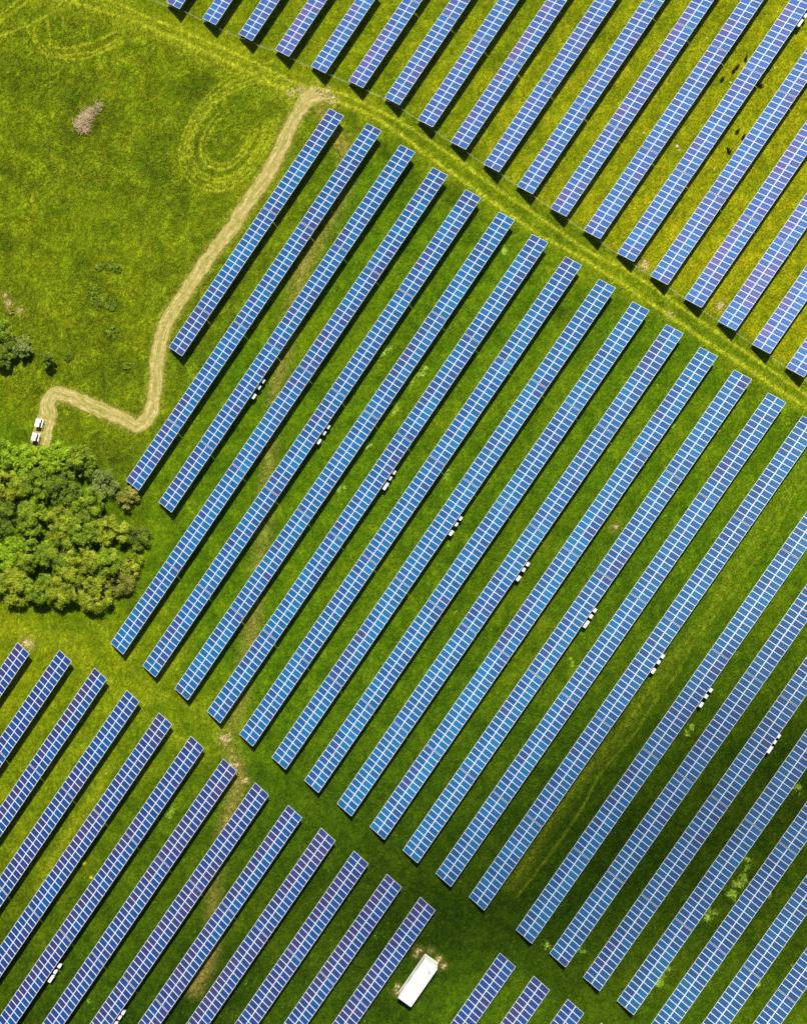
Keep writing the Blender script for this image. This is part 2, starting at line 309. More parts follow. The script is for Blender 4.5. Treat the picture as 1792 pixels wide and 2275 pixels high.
# ------------------------------------------------------------------ ground
def catmull(pts, step=0.5):
    P = [Vector((p[0], p[1])) for p in pts]
    P = [P[0]*2-P[1]] + P + [P[-1]*2-P[-2]]
    out = []
    for i in range(1, len(P)-2):
        a, b, c, d = P[i-1:i+3]
        n = max(1, int((c-b).length/step))
        for k in range(n):
            t = k/n
            out.append(0.5*((2*b)+(c-a)*t+(2*a-5*b+4*c-d)*t*t+(3*b-a-3*c+d)*t**3))
    out.append(P[-2])
    return np.array([[p.x, p.y] for p in out])

def spaced(lo, hi, step, far):
    inner = np.arange(lo, hi+1e-6, step)
    o = [hi+d for d in (2, 6, 15, 40, 100, 260, 700, far)]
    return np.concatenate([[lo-d for d in (far, 700, 260, 100, 40, 15, 6, 2)], inner, o])

gx = spaced(-52, 154, 0.25, 2400.0)
gy = spaced(-183, 33, 0.25, 2400.0)
GX, GY = np.meshgrid(gx, gy)
SHP = GX.shape

def near(pts, reach):
    """distance from every grid vertex to a polyline, inf beyond reach"""
    D = np.full(SHP, 1e9)
    c = catmull(pts, 1.5)
    for a, b in zip(c[:-1], c[1:]):
        x0, x1 = sorted((a[0], b[0])); y0, y1 = sorted((a[1], b[1]))
        i0, i1 = np.searchsorted(gx, (x0-reach, x1+reach)); j0, j1 = np.searchsorted(gy, (y0-reach, y1+reach))
        if i1 <= i0 or j1 <= j0: continue
        X = GX[j0:j1, i0:i1]; Y = GY[j0:j1, i0:i1]
        ab = b-a; L = ab@ab + 1e-9
        t = np.clip(((X-a[0])*ab[0]+(Y-a[1])*ab[1])/L, 0, 1)
        d = np.hypot(X-a[0]-t*ab[0], Y-a[1]-t*ab[1])
        D[j0:j1, i0:i1] = np.minimum(D[j0:j1, i0:i1], d)
    return D
def fall(d, w): return np.clip(1.0-d/w, 0, 1)**1.2
def smooth(x, a, b):
    t = np.clip((x-a)/(b-a), 0, 1); return t*t*(3-2*t)
def blob(A, lst, k=1.0):
    for x, y, r in lst:
        i0, i1 = np.searchsorted(gx, (x-2*r, x+2*r)); j0, j1 = np.searchsorted(gy, (y-2*r, y+2*r))
        d = np.hypot(GX[j0:j1, i0:i1]-x, GY[j0:j1, i0:i1]-y)
        A[j0:j1, i0:i1] = np.maximum(A[j0:j1, i0:i1], k*np.clip(1.35-d/r, 0, 1))

def mesh_grid(name, mat):
    ny, nx = SHP
    me = bpy.data.meshes.new(name)
    nv = nx*ny
    co = np.zeros((nv, 3), dtype=np.float32); co[:, 0] = GX.ravel(); co[:, 1] = GY.ravel()
    me.vertices.add(nv); me.vertices.foreach_set('co', co.ravel())
    ii = np.arange(nv).reshape(ny, nx)
    q = np.stack([ii[:-1, :-1], ii[:-1, 1:], ii[1:, 1:], ii[1:, :-1]], -1).reshape(-1, 4).astype(np.int32)
    me.loops.add(q.size); me.loops.foreach_set('vertex_index', q.ravel())
    me.polygons.add(len(q))
    me.polygons.foreach_set('loop_start', np.arange(0, q.size, 4, dtype=np.int32))
    me.polygons.foreach_set('loop_total', np.full(len(q), 4, dtype=np.int32))
    me.materials.append(mat)
    me.update(calc_edges=True)
    return me

def hashn(scale, seed):
    """cheap value noise on the grid"""
    r = np.random.default_rng(seed).random((64, 64))
    x = GX/scale; y = GY/scale
    xi = np.floor(x).astype(int); yi = np.floor(y).astype(int)
    fx = x-xi; fy = y-yi; fx = fx*fx*(3-2*fx); fy = fy*fy*(3-2*fy)
    g = lambda a, b: r[a % 64, b % 64]
    return (g(xi, yi)*(1-fx)+g(xi+1, yi)*fx)*(1-fy)+(g(xi, yi+1)*(1-fx)+g(xi+1, yi+1)*fx)*fy

rut = np.zeros(SHP); dry = np.zeros(SHP); weed = np.zeros(SHP); bare = np.zeros(SHP); yel = np.zeros(SHP)
for pts, w, k in ((RUT1, 0.8, 0.7), (RUT2, 0.5, 0.85), (RUT3, 0.6, 0.9), (AISLE1, 0.32, 0.26), (AISLE2, 0.32, 0.26)):
    rut = np.maximum(rut, k*fall(near(pts, 3), w))
for pts, w, k in ((RUT1, 4.0, 0.30), (RUT2, 1.3, 0.14), (RUT3, 1.6, 0.18), (AISLE1, 2.0, 0.14), (LL1, 1.6, 0.16), (LL2, 2.0, 0.12), (LL3, 2.2, 0.2), (LL4, 1.3, 0.3)):
    rut = np.maximum(rut, k*fall(near(pts, 5), w))
for l in LOOPS: rut = np.maximum(rut, 0.66*fall(near(l, 2), 0.34))
for l in ARCS: rut = np.maximum(rut, 0.66*fall(near(l, 2), 0.34))
dp = near(PATH, 6)
dry = np.maximum(dry, 0.9*fall(np.maximum(dp-1.0, 0), 0.9))
dd = near(DRY, 6)
dry = np.maximum(dry, fall(dd, 2.3)*(0.35+0.75*hashn(7.0, 3)))
blob(bare, BARE); blob(weed, WEED); blob(yel, YEL)
blob(dry, [(x, y, r*1.5) for x, y, r in BARE], 0.5)
weed = weed*np.clip(hashn(0.8, 5)*2.0-0.35, 0, 1)
# sprinkling of weeds just behind the table rows
strip = np.exp(-((((GX-3.9) % 6.465)-0.4)/0.7)**2)*(GY < -28)*(GX > 20)
weed = np.maximum(weed, strip*np.clip((hashn(2.1, 11)-0.80)*4, 0, 1)*np.clip(hashn(0.5, 12)*2-.5, 0, 1)*0.9)
fy = np.interp(GX, [p[0] for p in FENCE], [p[1] for p in FENCE])
fenced = smooth(GY-fy, -1.5, 1.5)
warm = 0.42*fenced + 0.42*fenced*smooth(GX, 10, 70) + 0.40*smooth(-GX, -26, 4)*(1-fenced)*smooth(GY, -105, -90)
warm = warm + 0.10*smooth(GX, 118, 136) + 0.18*(1-fenced)*smooth(GY, -30, -24)
warm = np.maximum(warm, 0.42*smooth(-GX, -62, -24)*smooth(-GY, 100, 128))
roughm = smooth(-GX, -17, -9)*smooth(-(GY-fy), 2, 5)*smooth(GY, -104, -92)
roughm = np.where(dp < 1.4, 0, roughm)*(0.55+0.6*hashn(9, 8))
roughm = np.maximum(roughm, 0.35*fenced*hashn(6, 9))
deep = 0.96*np.clip(1-near([(46, -192), (66, -168), (86, -140), (104, -114), (122, -90), (146, -70), (175, -50)], 60)/42.0, 0, 1)**0.75  # broad shade band across the lower right, painted into the grass colour
deep *= 1-0.9*np.exp(-((GX-112)/11.0)**2-((GY+135)/9.0)**2)  # painted shade lifted over one brighter patch
deep = np.maximum(deep, 0.34*smooth(GX, 40, 90)*(1-fenced)*smooth(-GY, 40, 70))  # fainter painted shade from the centre rightward
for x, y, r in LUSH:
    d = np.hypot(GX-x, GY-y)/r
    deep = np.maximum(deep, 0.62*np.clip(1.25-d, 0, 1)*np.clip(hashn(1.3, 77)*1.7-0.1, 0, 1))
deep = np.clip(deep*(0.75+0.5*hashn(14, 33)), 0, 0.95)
gme = mesh_grid('ground', M_GRASS)
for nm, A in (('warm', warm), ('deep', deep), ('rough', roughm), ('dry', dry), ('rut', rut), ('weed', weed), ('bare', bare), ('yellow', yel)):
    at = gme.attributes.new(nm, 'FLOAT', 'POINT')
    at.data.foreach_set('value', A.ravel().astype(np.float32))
tag(link('ground', gme), kind='structure')

# mown straw path with ragged edges
def path_mesh():
    c = catmull(PATH, 0.25)
    t = np.gradient(c, axis=0); t /= np.linalg.norm(t, axis=1)[:, None] + 1e-9
    nrm = np.stack([-t[:, 1], t[:, 0]], 1)
    s = np.concatenate([[0], np.cumsum(np.hypot(*np.diff(c, axis=0).T))])
    L = s[-1]; n = len(c); K = 9
    v = []; uvs = []
    r1 = np.convolve(rng.normal(0, 1, n+8), np.ones(5)/5, 'same')[:n]*0.24
    r2 = np.convolve(rng.normal(0, 1, n+8), np.ones(5)/5, 'same')[:n]*0.24
    for i in range(n):
        hw = 1.17 + 0.48*min(1.0, max(0, 2-(L-s[i])/4.0)) + 0.5*math.exp(-(s[i]/2.0)**2)
        l = -(hw + r1[i]); r = hw + r2[i]
        for k in range(K):
            f = k/(K-1); w = l+(r-l)*f
            z = 0.006 + 0.03*math.sin(math.pi*f)**0.5
            v.append((c[i, 0]+nrm[i, 0]*w, c[i, 1]+nrm[i, 1]*w, z)); uvs.append((f, s[i]))
    f = [(i*K+k, (i+1)*K+k, (i+1)*K+k+1, i*K+k+1) for i in range(n-1) for k in range(K-1)]
    me = bpy.data.meshes.new('straw_path'); me.from_pydata(v, [], f)
    uvl = me.uv_layers.new(name='UVMap')
    for lp in me.loops: uvl.data[lp.index].uv = uvs[lp.vertex_index]
    me.materials.append(M_PATH); me.update()
    return me
pm = path_mesh()
tag(link('straw_path', pm), kind='structure')

# ------------------------------------------------------------------ solar tables
TILT = math.atan2(1.44025, 3.01047)
SL = math.hypot(1.44025, 3.01047)
ZL = 0.90
MP = 1.01
GAP = 0.12
ct, st = math.cos(TILT), math.sin(TILT)
PW, PL = (SL-0.045)/2, MP-0.014     # panel across the slope, along the row

def panel_mesh():
    m = MB(); a, b, F, T, d = PW/2, PL/2, 0.038, 0.035, 0.004
    o = [(-a, -b), (a, -b), (a, b), (-a, b)]; i = [(-a+F, -b+F), (a-F, -b+F), (a-F, b-F), (-a+F, b-F)]
    for k in range(4):
        j = (k+1) % 4
        m.quad((*o[k], 0), (*o[j], 0), (*i[j], 0), (*i[k], 0), 0)
        m.quad((*o[j], 0), (*o[k], 0), (*o[k], -T), (*o[j], -T), 0)
        m.quad((*i[k], 0), (*i[j], 0), (*i[j], -d), (*i[k], -d), 0)
    m.quad(*[(x, y, -d) for x, y in i], 1)
    m.quad(*[(x, y, -T) for x, y in reversed(o)], 0)
    return m.mesh('solar_panel', [M_FRAME, M_CELL])
PANEL = panel_mesh()
SUPPORT = {}
def slope(s, n=0.0):   # point on the slope s metres from the low edge, n below the plane
    return (s*ct+n*st, ZL+s*st-n*ct)
def support_mesh(n):
    """purlins along the row and rafters across it"""
    if n in SUPPORT: return SUPPORT[n]
    H = n*MP/2
    rot = Matrix.Rotation(-TILT, 4, 'Y')
    m = MB()
    tr = Matrix.Translation((0, 0, ZL)) @ rot
    for s, w, z in ((0.35, 0.05, -0.04), (1.30, 0.05, -0.04), (SL/2, 0.09, -0.038), (2.04, 0.05, -0.04), (2.98, 0.05, -0.04)):
        m.box((s-w/2, -H+0.01, z-0.06), (s+w/2, H-0.01, z), 0, tr)
    k = max(2, round(n/4.0)+1)
    ys = [-H+0.45+(2*H-0.9)*i/(k-1) for i in range(k)]
    for y in ys: m.box((0.25, y-0.035, -0.20), (SL-0.25, y+0.035, -0.102), 0, tr)
    post = MB()
    x, z = slope(1.55, 0.2)
    post.box((-0.05, -0.04, 0), (0.05, 0.04, z), 0)
    pm = post.mesh('post', M_STEEL)
    br = MB()
    x2, z2 = slope(2.75, 0.2); x3, z3 = slope(0.45, 0.2)
    br.tube((0, 0, 0.45), (x2-x, 0, z2), 0.03); br.tube((0, 0, 0.45), (x3-x, 0, z3), 0.03)
    bm = br.mesh('brace', M_STEEL)
    SUPPORT[n] = (m.mesh('support_frame', M_STEEL), pm, bm, ys, x)
    return SUPPORT[n]

def in_view(x, y, z, margin):
    d = Vector((x, y, z))-camo.location
    f = d.dot(fwd); u = 896+3000.07*d.dot(right)/f; v = 1137.5+3000.07*d.dot(down)/f
    return -margin < u < 1792+margin and -margin < v < 2275+margin

NT_COUNT = [0]
def vn(x, y, seed):
    """smooth value noise, scalar"""
    def q(i, j):
        return random.Random(int(i)*73856093 ^ int(j)*19349663 ^ seed*83492791).random()
    xi, yi = math.floor(x), math.floor(y); fx, fy_ = x-xi, y-yi
    fx = fx*fx*(3-2*fx); fy_ = fy_*fy_*(3-2*fy_)
    return (q(xi, yi)*(1-fx)+q(xi+1, yi)*fx)*(1-fy_)+(q(xi, yi+1)*(1-fx)+q(xi+1, yi+1)*fx)*fy_
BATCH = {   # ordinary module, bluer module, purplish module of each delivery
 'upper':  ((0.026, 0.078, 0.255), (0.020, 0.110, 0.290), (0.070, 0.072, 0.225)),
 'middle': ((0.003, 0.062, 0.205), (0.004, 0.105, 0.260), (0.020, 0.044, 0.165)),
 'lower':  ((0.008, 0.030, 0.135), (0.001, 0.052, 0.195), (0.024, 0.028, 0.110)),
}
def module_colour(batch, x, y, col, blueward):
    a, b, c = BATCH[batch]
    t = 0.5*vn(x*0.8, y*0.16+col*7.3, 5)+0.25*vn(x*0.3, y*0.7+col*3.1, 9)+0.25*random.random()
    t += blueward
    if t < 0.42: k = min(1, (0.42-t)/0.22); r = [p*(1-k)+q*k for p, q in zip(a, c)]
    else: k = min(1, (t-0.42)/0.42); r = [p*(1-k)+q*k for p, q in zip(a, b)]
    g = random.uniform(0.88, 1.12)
    if batch == 'middle': g *= 1-0.26*min(1, max(0, (x-78)/40.0))  # weaker sky reflection toward lower right, painted as darker panels
    if batch == 'upper': g *= 1+0.22*min(1, max(0, (x-50)/50.0))  # sun glare toward upper right, painted as lighter panels
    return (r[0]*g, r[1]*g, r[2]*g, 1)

def table(x0, y0, n, label, group):
    """table of n by 2 panels, x0 its low edge, y0 its southern end"""
    L = n*MP
    pts = [(x0+a, y0+b*L, z) for a, z in ((0, ZL), (3.01, 2.34)) for b in (0, .25, .5, .75, 1)]
    if not any(in_view(*p, 8) for p in pts): return False
    t = tag(empty('solar_table', (x0, y0+L/2, 0)), label, 'solar table', group)
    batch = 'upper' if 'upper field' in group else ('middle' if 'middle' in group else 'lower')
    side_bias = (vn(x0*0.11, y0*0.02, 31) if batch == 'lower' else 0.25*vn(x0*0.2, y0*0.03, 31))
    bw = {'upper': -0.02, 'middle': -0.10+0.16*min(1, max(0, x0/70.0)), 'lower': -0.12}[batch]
    sm, pm, bm, ys, px = support_mesh(n)
    link('support_frame', sm, t)
    for y in ys:
        p = link('post', pm, t, (px, y, 0)); link('brace', bm, t, (px, y, 0))
    jz = float(rng.normal(0, 0.010))
    for i in range(n):
        for s in (PW/2, SL-PW/2):
            pnl = link('solar_panel', PANEL, t, (s*ct, -L/2+(i+0.5)*MP, ZL+s*st), (float(rng.normal(0, .0025)), -TILT+jz+float(rng.normal(0, .003)), 0))
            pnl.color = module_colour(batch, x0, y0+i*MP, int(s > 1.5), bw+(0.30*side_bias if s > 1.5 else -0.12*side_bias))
    NT_COUNT[0] += 1
    return True

ORD = ['first', 'second', 'third', 'fourth', 'fifth', 'sixth', 'seventh', 'eighth', 'ninth', 'tenth', 'eleventh', 'twelfth', 'thirteenth',
       'fourteenth', 'fifteenth', 'sixteenth', 'seventeenth', 'eighteenth', 'nineteenth', 'twentieth', 'twenty-first', 'twenty-second', 'twenty-third', 'twenty-fourth', 'twenty-fifth', 'twenty-sixth', 'twenty-seventh']
PITCH = 6.46484
STEP = 19*MP+GAP

# upper field inside the fence: southern ends, sixteen-panel table first
US = {0: -27.4, 1: -26.3, 2: -25.22, 3: -24.10, 4: -22.92, 5: -21.91, 6: -20.56, 7: -19.59, 8: -19.62, 9: -19.69, 10: -19.74, 11: -19.71, 12: -19.72,
      13: -19.72, 14: -19.78, 15: -19.87, 16: -19.91, 17: -19.97, 18: -20.02, 19: -20.12, 20: -20.15, 21: -20.2}
for r in sorted(US):
    x0 = r*PITCH-32.28235; y = US[r]; k = 0; nn = 16
    while k < 6:
        if k == 0: lab = 'blue solar table ending by the fence, %s sunlit row from the top left corner' % ORD[r]
        else: lab = 'blue solar table, %s up from the fence in %s sunlit row from top left' % (ORD[k], ORD[r])
        table(x0, y, nn, lab, 'solar tables in the fenced upper field')
        y += nn*MP+GAP; nn = 19; k += 1

# middle field: northern ends, full tables, then the rest
MSPEC = {1: (-25.97, (19, 19, 8)), 2: (-24.60, (19, 19, 19, 12)), 3: (-24.49, (19, 19, 19, 12))}
for r in range(4, 28):
    MSPEC[r] = (-24.65-0.03*(r-4), (19, 19, 19, 19, 16))
for r, (yn, ns) in MSPEC.items():
    x0 = r*PITCH + (2.633 if r >= 16 else 0)
    y = yn if r < 16 else -24.95
    for k, n in enumerate(ns):
        y -= n*MP
        last = k == len(ns)-1
        if r == 1:
            lab = ('blue solar table nearest the straw path junction', 'blue solar table midway along the row beside the straw path',
                   'short table of eight panel pairs beside the straw path bend')[k]
        elif r < 16:
            w = 'southern end' if last else ('northern end' if k == 0 else ORD[k]+' from the north')
            lab = 'solar table at %s of the %s long row right of the straw path' % (w, ORD[r-1]) if (last or k == 0) else \
                  'solar table, %s in the %s long row right of the straw path' % (w, ORD[r-1])
        else:
            w = ORD[len(ns)-1-k]
            lab = 'solar table at the lower end of the %s row right of the wide aisle' % ORD[r-16] if last else \
                  'solar table, %s up in the %s row right of the wide grass aisle' % (w, ORD[r-16])
        table(x0, y, n, lab, 'solar tables in the long middle rows')
        y -= GAP

# lower left field
BN = {1: -126.82, 2: -123.86, 3: -122.92, 4: -122.87, 5: -122.83, 6: -122.98, 7: -122.95, 8: -123.15, 9: -123.05, 10: -123.00, 11: -122.97,
      12: -122.96, 13: -122.90, 14: -122.87, 15: -122.78, 16: -122.68, 17: -122.7}
for r, yn in BN.items():
    x0 = r*PITCH+6.56308+(8.9935 if r >= 14 else 0)
    y = yn
    for k in range(5):
        y -= 19*MP
        if r >= 14:
            lab = 'solar table at the bottom edge, %s row right of the white cabin' % ORD[r-14]
        elif k == 0:
            lab = 'table at the upper end of the %s row from left in the lower left field' % ORD[r-1]
        else:
            lab = 'table, %s down in the %s row from left in the lower left field' % (ORD[k], ORD[r-1])
        table(x0, y, 19, lab, 'solar tables in the lower left field')
        y -= GAP
print('tables', NT_COUNT[0])

# ------------------------------------------------------------------ inverter boxes behind the rows
def inverter(n_along):
    """white cabinet under a sloping lid on two legs; long side along y"""
    h = n_along/2
    t = empty('inverter_box', (0, 0, 0))
    b = MB(); b.box((-0.15, -h+0.05, 0.72), (0.19, h-0.05, 1.36)); b.build('cabinet', M_WHITE, t)
    l = MB(); tr = Matrix.Translation((0, 0, 1.42)) @ Matrix.Rotation(R(5), 4, 'Y')
    l.box((-0.23, -h, -0.03), (0.24, h, 0.0), 0, tr); l.box((-0.23, -h, -0.07), (-0.21, h, -0.0315), 0, tr); l.build('lid', M_WHITE, t)
    d = MB(); d.box((0.192, -h+0.09, 0.78), (0.205, h-0.09, 1.32)); dd_ = d.build('door', M_CONC, t)
    k = MB(); k.box((0.206, h-0.16, 1.0), (0.225, h-0.13, 1.12)); k.build('handle', M_DARK, dd_)
    for s in (-1, 1):
        g = MB(); g.box((-0.03, s*(h-0.12)-0.03, 0), (0.03, s*(h-0.12)+0.03, 0.719)); g.build('leg', M_STEEL, t)
    return t
def copy_tree(o, parent=None):
    c = o.copy(); COL.objects.link(c)
    if parent is not None: c.parent = parent
    for ch in list(o.children): copy_tree(ch, c)
    return c
BOXROW = ['third long row right of the straw path', 'fifth long row right of the straw path', 'seventh long row right of the straw path',
          'ninth long row right of the straw path', 'eleventh long row right of the straw path', 'thirteenth long row right of the straw path',
          'fifteenth row beside the wide aisle', 'first row right of the wide aisle', 'third row right of the wide aisle',
          'fifth row in the lower left field', 'seventh row in the lower left field', 'upper right field row']
BOXROW = ['second long row', 'fourth long row', 'sixth long row', 'eighth long row', 'tenth long row', 'twelfth long row', 'long row left of the wide aisle',
          'first row right of the wide aisle', 'third row right of the wide aisle', 'fifth lower left row', 'seventh lower left row', 'fenced field row near the sheep']
protos = {}
cnt = {}
for g_, x, y, k in BOX:
    i = cnt.get(g_, 0); cnt[g_] = i+1
    size = {0: 0.64, 0.5: 0.88, 1: 1.26}[k]
    if size not in protos: protos[size] = o = inverter(size)
    else: o = copy_tree(protos[size])
    o.location = (x, y, 0)
    if g_ == 11: pos_ = ('upper', 'lower')[i]
    else: pos_ = ('uppermost', 'middle', 'lowest')[i]
    sz = {0: 'small', 0.5: 'white', 1: 'long'}[k]
    if k == 0.5: lab = '%s white inverter box of the trio behind the %s' % (pos_, BOXROW[g_])
    else: lab = '%s %s white inverter box behind the %s' % (pos_, sz, BOXROW[g_])
    tag(o, lab, 'inverter box', 'white inverter boxes behind the table rows')

# ------------------------------------------------------------------ white transformer cabin
def cabin():
    t = tag(empty('transformer_cabin', (97.80, -133.95, 0)), 'long white transformer cabin with flat grey-white roof on dark grass at the bottom', 'cabin')
    w, l, h = 1.27, 3.72, 2.75
    b = MB(); b.box((-w+.04, -l+.04, 0), (w-.04, l-.04, h)); b.build('wall', M_WALL, t)
    pl = MB(); pl.box((-w-0.02, -l-0.02, 0), (w+0.02, l+0.02, 0.18)); pl.build('plinth', M_CONC, t)
    r = MB(); r.box((-w, -l, h+0.002), (w, l, h+0.10))
    e = 0.10
    for lo, hi in (((-w, -l), (-w+e, l)), ((w-e, -l), (w, l)), ((-w+e, -l), (w-e, -l+e)), ((-w+e, l-e), (w-e, l))):
        r.box((lo[0], lo[1], h+0.1002), (hi[0], hi[1], h+0.24))
    ro = r.build('roof', M_WALL, t)
    f = MB(); f.box((-w+e+.003, -l+e+.003, h+0.103), (w-e-.003, l-e-.003, h+0.112)); f.build('roof_felt', M_CONC, ro)
    sm_ = MB()
    for y in (-1.85, 0.0, 1.85): sm_.box((-w+e+.01, y-0.025, h+0.1122), (w-e-.01, y+0.025, h+0.128))
    sm_.build('roof_seam', M_WALL, ro)
    vp = MB(); vp.tube((0.5, 2.6, h+0.1125), (0.5, 2.6, h+0.38), 0.11); vp.tube((0.5, 2.6, h+0.381), (0.5, 2.6, h+0.43), 0.17); vp.build('vent_pipe', M_STEEL, ro)
    for x in (-0.6, 0.62):
        d = MB(); d.box((x-0.55, l-0.038, 0.2), (x+0.53, l-0.015, 2.3)); do = d.build('door', M_WHITE, t)
        hd = MB(); hd.box((x+0.38, l-0.014, 1.1), (x+0.43, l+0.01, 1.3)); hd.build('handle', M_DARK, do)
    for y in (-2.2, 0.2):
        v = MB()
        for k in range(7): v.box((-w+.012, y, 1.5+k*0.1), (-w+.038, y+0.9, 1.56+k*0.1))
        v.build('vent', M_CONC, t)
cabin()

# ------------------------------------------------------------------ two white cabinets on the straw
def field_cabinet(x, y, rz, label):
    t = tag(empty('field_cabinet', (x, y, 0), rz), label, 'cabinet', 'white field cabinets parked on the straw')
    m = MB(); m.box((-0.55, -0.62, 0.12), (0.30, 0.62, 1.15)); m.build('cabinet', M_DARK, t)
    for y0, y1, x0, x1 in ((0.06, 0.66, -0.60, 0.22), (-0.64, -0.02, -0.60, 0.12)):
        l = MB(); l.box((x0, y0, 1.152), (x1, y1, 1.215)); l.box((x0, y0, 0.7), (x0+.04, y1, 1.1515)); l.build('lid', M_WHITE, t)
    r = MB(); r.box((0.44, -0.62, 0.95), (0.58, 0.68, 1.02)); r.box((0.225, 0.55, 0.95), (0.4395, 0.68, 1.02)); r.build('side_rail', M_WHITE, t)
    for a in (-0.5, 0.5):
        for b in (-0.55, 0.55):
            f = MB(); f.box((a-0.06, b-0.06, 0), (a+0.06, b+0.06, 0.119)); f.build('foot', M_STEEL, t)
    for b in (-0.5, 0.5):
        f = MB(); f.box((0.48, b-0.03, 0), (0.54, b+0.03, 0.949)); f.build('leg', M_STEEL, t)
RZC = math.atan2(CAB[0][1]-CAB[1][1], CAB[0][0]-CAB[1][0])-math.pi/2
field_cabinet(*CAB[0], RZC, 'white-lidded field cabinet on the straw, the one farther from the thicket')
field_cabinet(*CAB[1], RZC, 'white-lidded field cabinet on the straw, the one next to the thicket')

# ------------------------------------------------------------------ wire fence along the upper field
def fence():
    c = catmull(FENCE, 3.0)
    t = tag(empty('wire_fence', (c[0, 0], c[0, 1], 0)), 'low thin wire fence on posts along the lower edge of the upper field', 'fence')
    ox, oy = c[0]
    s = [(p[0]-ox, p[1]-oy) for p in c]
    w = MB()
    for z in (0.35, 0.7, 1.05):
        for a, b in zip(s[:-1], s[1:]): w.tube((*a, z), (*b, z), 0.006 if z < 1 else 0.010, n=5)
    w.build('wire', M_WIRE, t)
    pm = MB(); pm.tube((0, 0, 0), (0, 0, 1.15), 0.04, 0.035, 8); pme = pm.mesh('post', M_WOOD)
    for a in s[:98]: link('post', pme, t, (*a, 0))
fence()

# ------------------------------------------------------------------ sheep
def sheep_mesh():
    V = [(0, 0, .50), (0, .25, .52), (0, .45, .50), (0, .60, .44), (0, .72, .26), (0, .84, .10),      # root, chest, shoulder, neck, head, muzzle
         (0, -.25, .53), (0, -.46, .50), (0, -.56, .40), (0, -.59, .28)]                                # rump, tail
    E = [(0, 1), (1, 2), (2, 3), (3, 4), (4, 5), (0, 6), (6, 7), (7, 8), (8, 9)]
    rad = [.27, .26, .20, .12, .085, .05, .27, .21, .05, .03]
    for sx in (-1, 1):
        n = len(V); V += [(sx*.12, .36, .34), (sx*.12, .37, .18), (sx*.12, .36, .03)]; E += [(2, n), (n, n+1), (n+1, n+2)]; rad += [.07, .04, .035]
        n = len(V); V += [(sx*.13, -.40, .36), (sx*.13, -.47, .20), (sx*.13, -.44, .03)]; E += [(7, n), (n, n+1), (n+1, n+2)]; rad += [.09, .045, .035]
        n = len(V); V += [(sx*.13, .70, .30)]; E += [(4, n)]; rad += [.03]
    me = bpy.data.meshes.new('sheep'); me.from_pydata(V, E, [])
    o = bpy.data.objects.new('sheep', me); COL.objects.link(o)
    md = o.modifiers.new('skin', 'SKIN'); ss = o.modifiers.new('sub', 'SUBSURF'); ss.levels = ss.render_levels = 2
    for i, r in enumerate(rad): me.skin_vertices[0].data[i].radius = (r, r)
    me.skin_vertices[0].data[0].use_root = True
    dg = bpy.context.evaluated_depsgraph_get()
    e = bpy.data.meshes.new_from_object(o.evaluated_get(dg))
    e.materials.clear(); e.materials.append(M_WOOL)
    for p in e.polygons: p.use_smooth = True
    bpy.data.objects.remove(o)
    return e
SM = sheep_mesh()
SL_ = ['dark sheep farthest up the aisle, against the edge of a table', 'dark sheep on the left of a close pair', 'dark sheep on the right of a close pair',
      'lone dark sheep below the close pair, beside a pale stone', 'dark sheep grazing out in the open aisle above the lowest one', 'dark sheep half hidden under the edge of a table',
      'lowest dark sheep, pointing toward the lower right', 'dark sheep half inside the shadow of a table row']
SA = [0.3, -0.1, -0.2, -0.15, -0.15, -0.1, 1.1, -1.3]
for (x, y), l, a in zip(SHEEP, SL_, SA):
    o = link('sheep', SM, None, (x, y, 0), (0, 0, a))
    o.scale = (0.70, 0.76, 0.8)
    tag(o, l, 'sheep', 'dark sheep grazing between the upper rows')

# ------------------------------------------------------------------ stones and brush heap
def stone_mesh(seed, r):
    g = np.random.default_rng(seed); m = MB(); n = 9
    rings = [(0.0, 0.95), (0.35, 1.0), (0.75, 0.7), (0.95, 0.3)]
    for z, q in rings:
        for i in range(n):
            t = 2*math.pi*i/n; k = r*q*(0.8+0.4*g.random())
            m.v.append((k*math.cos(t), 0.8*k*math.sin(t), z*r*0.6))
    for j in range(3):
        for i in range(n):
            m.f.append((j*n+i, j*n+(i+1) % n, (j+1)*n+(i+1) % n, (j+1)*n+i)); m.m.append(0)
    m.f.append(tuple(3*n+i for i in range(n))); m.m.append(0)
    return m.mesh('stone', M_STONE)
STL = ['pale stone beside the lone sheep below the pair', 'pale stone high in the aisle near the top edge', 'larger pale stone low in the left aisle',
       'smaller pale stone touching the larger one', 'pale stone in the aisle left of the sheep, by a table shadow', 'pale stone right of the sheep near the half shaded one', 'pale stone below all the sheep, low in their aisle']
for i, ((x, y), l) in enumerate(zip(STONE, STL)):
    o = link('stone', stone_mesh(i, (0.20, 0.17, 0.30, 0.18, 0.17, 0.15, 0.15)[i]), None, (x, y, 0), (0, 0, i))
    tag(o, l, 'stone', 'pale stones in the sheep pasture')

def heap(pts, label, n, size, r):
    cx = sum(p[0] for p in pts)/len(pts); cy = sum(p[1] for p in pts)/len(pts)
    m = MB()
    for _ in range(n):
        p = random.choice(pts); a = random.random()*math.pi
        x = p[0]-cx+random.gauss(0, r); y = p[1]-cy+random.gauss(0, r); z = 0.06+abs(random.gauss(0, 0.30))
        l = size*random.uniform(0.4, 1.3); dz = random.uniform(-0.12, 0.25)
        m.tube((x, y, z), (x+l*math.cos(a), y+l*math.sin(a), z+dz), random.uniform(0.02, 0.05), 0.012, 5)
    o = m.build('brush_heap', M_TWIG, None, (cx, cy, 0))
    tag(o, label, 'brush heap')
heap(HEAP[2:], 'sprawling heap of bleached cut brushwood in the rough meadow', 520, 0.9, 0.42)
heap(HEAP[:2], 'small round heap of pale sticks at the tip of the larger one', 110, 0.7, 0.40)

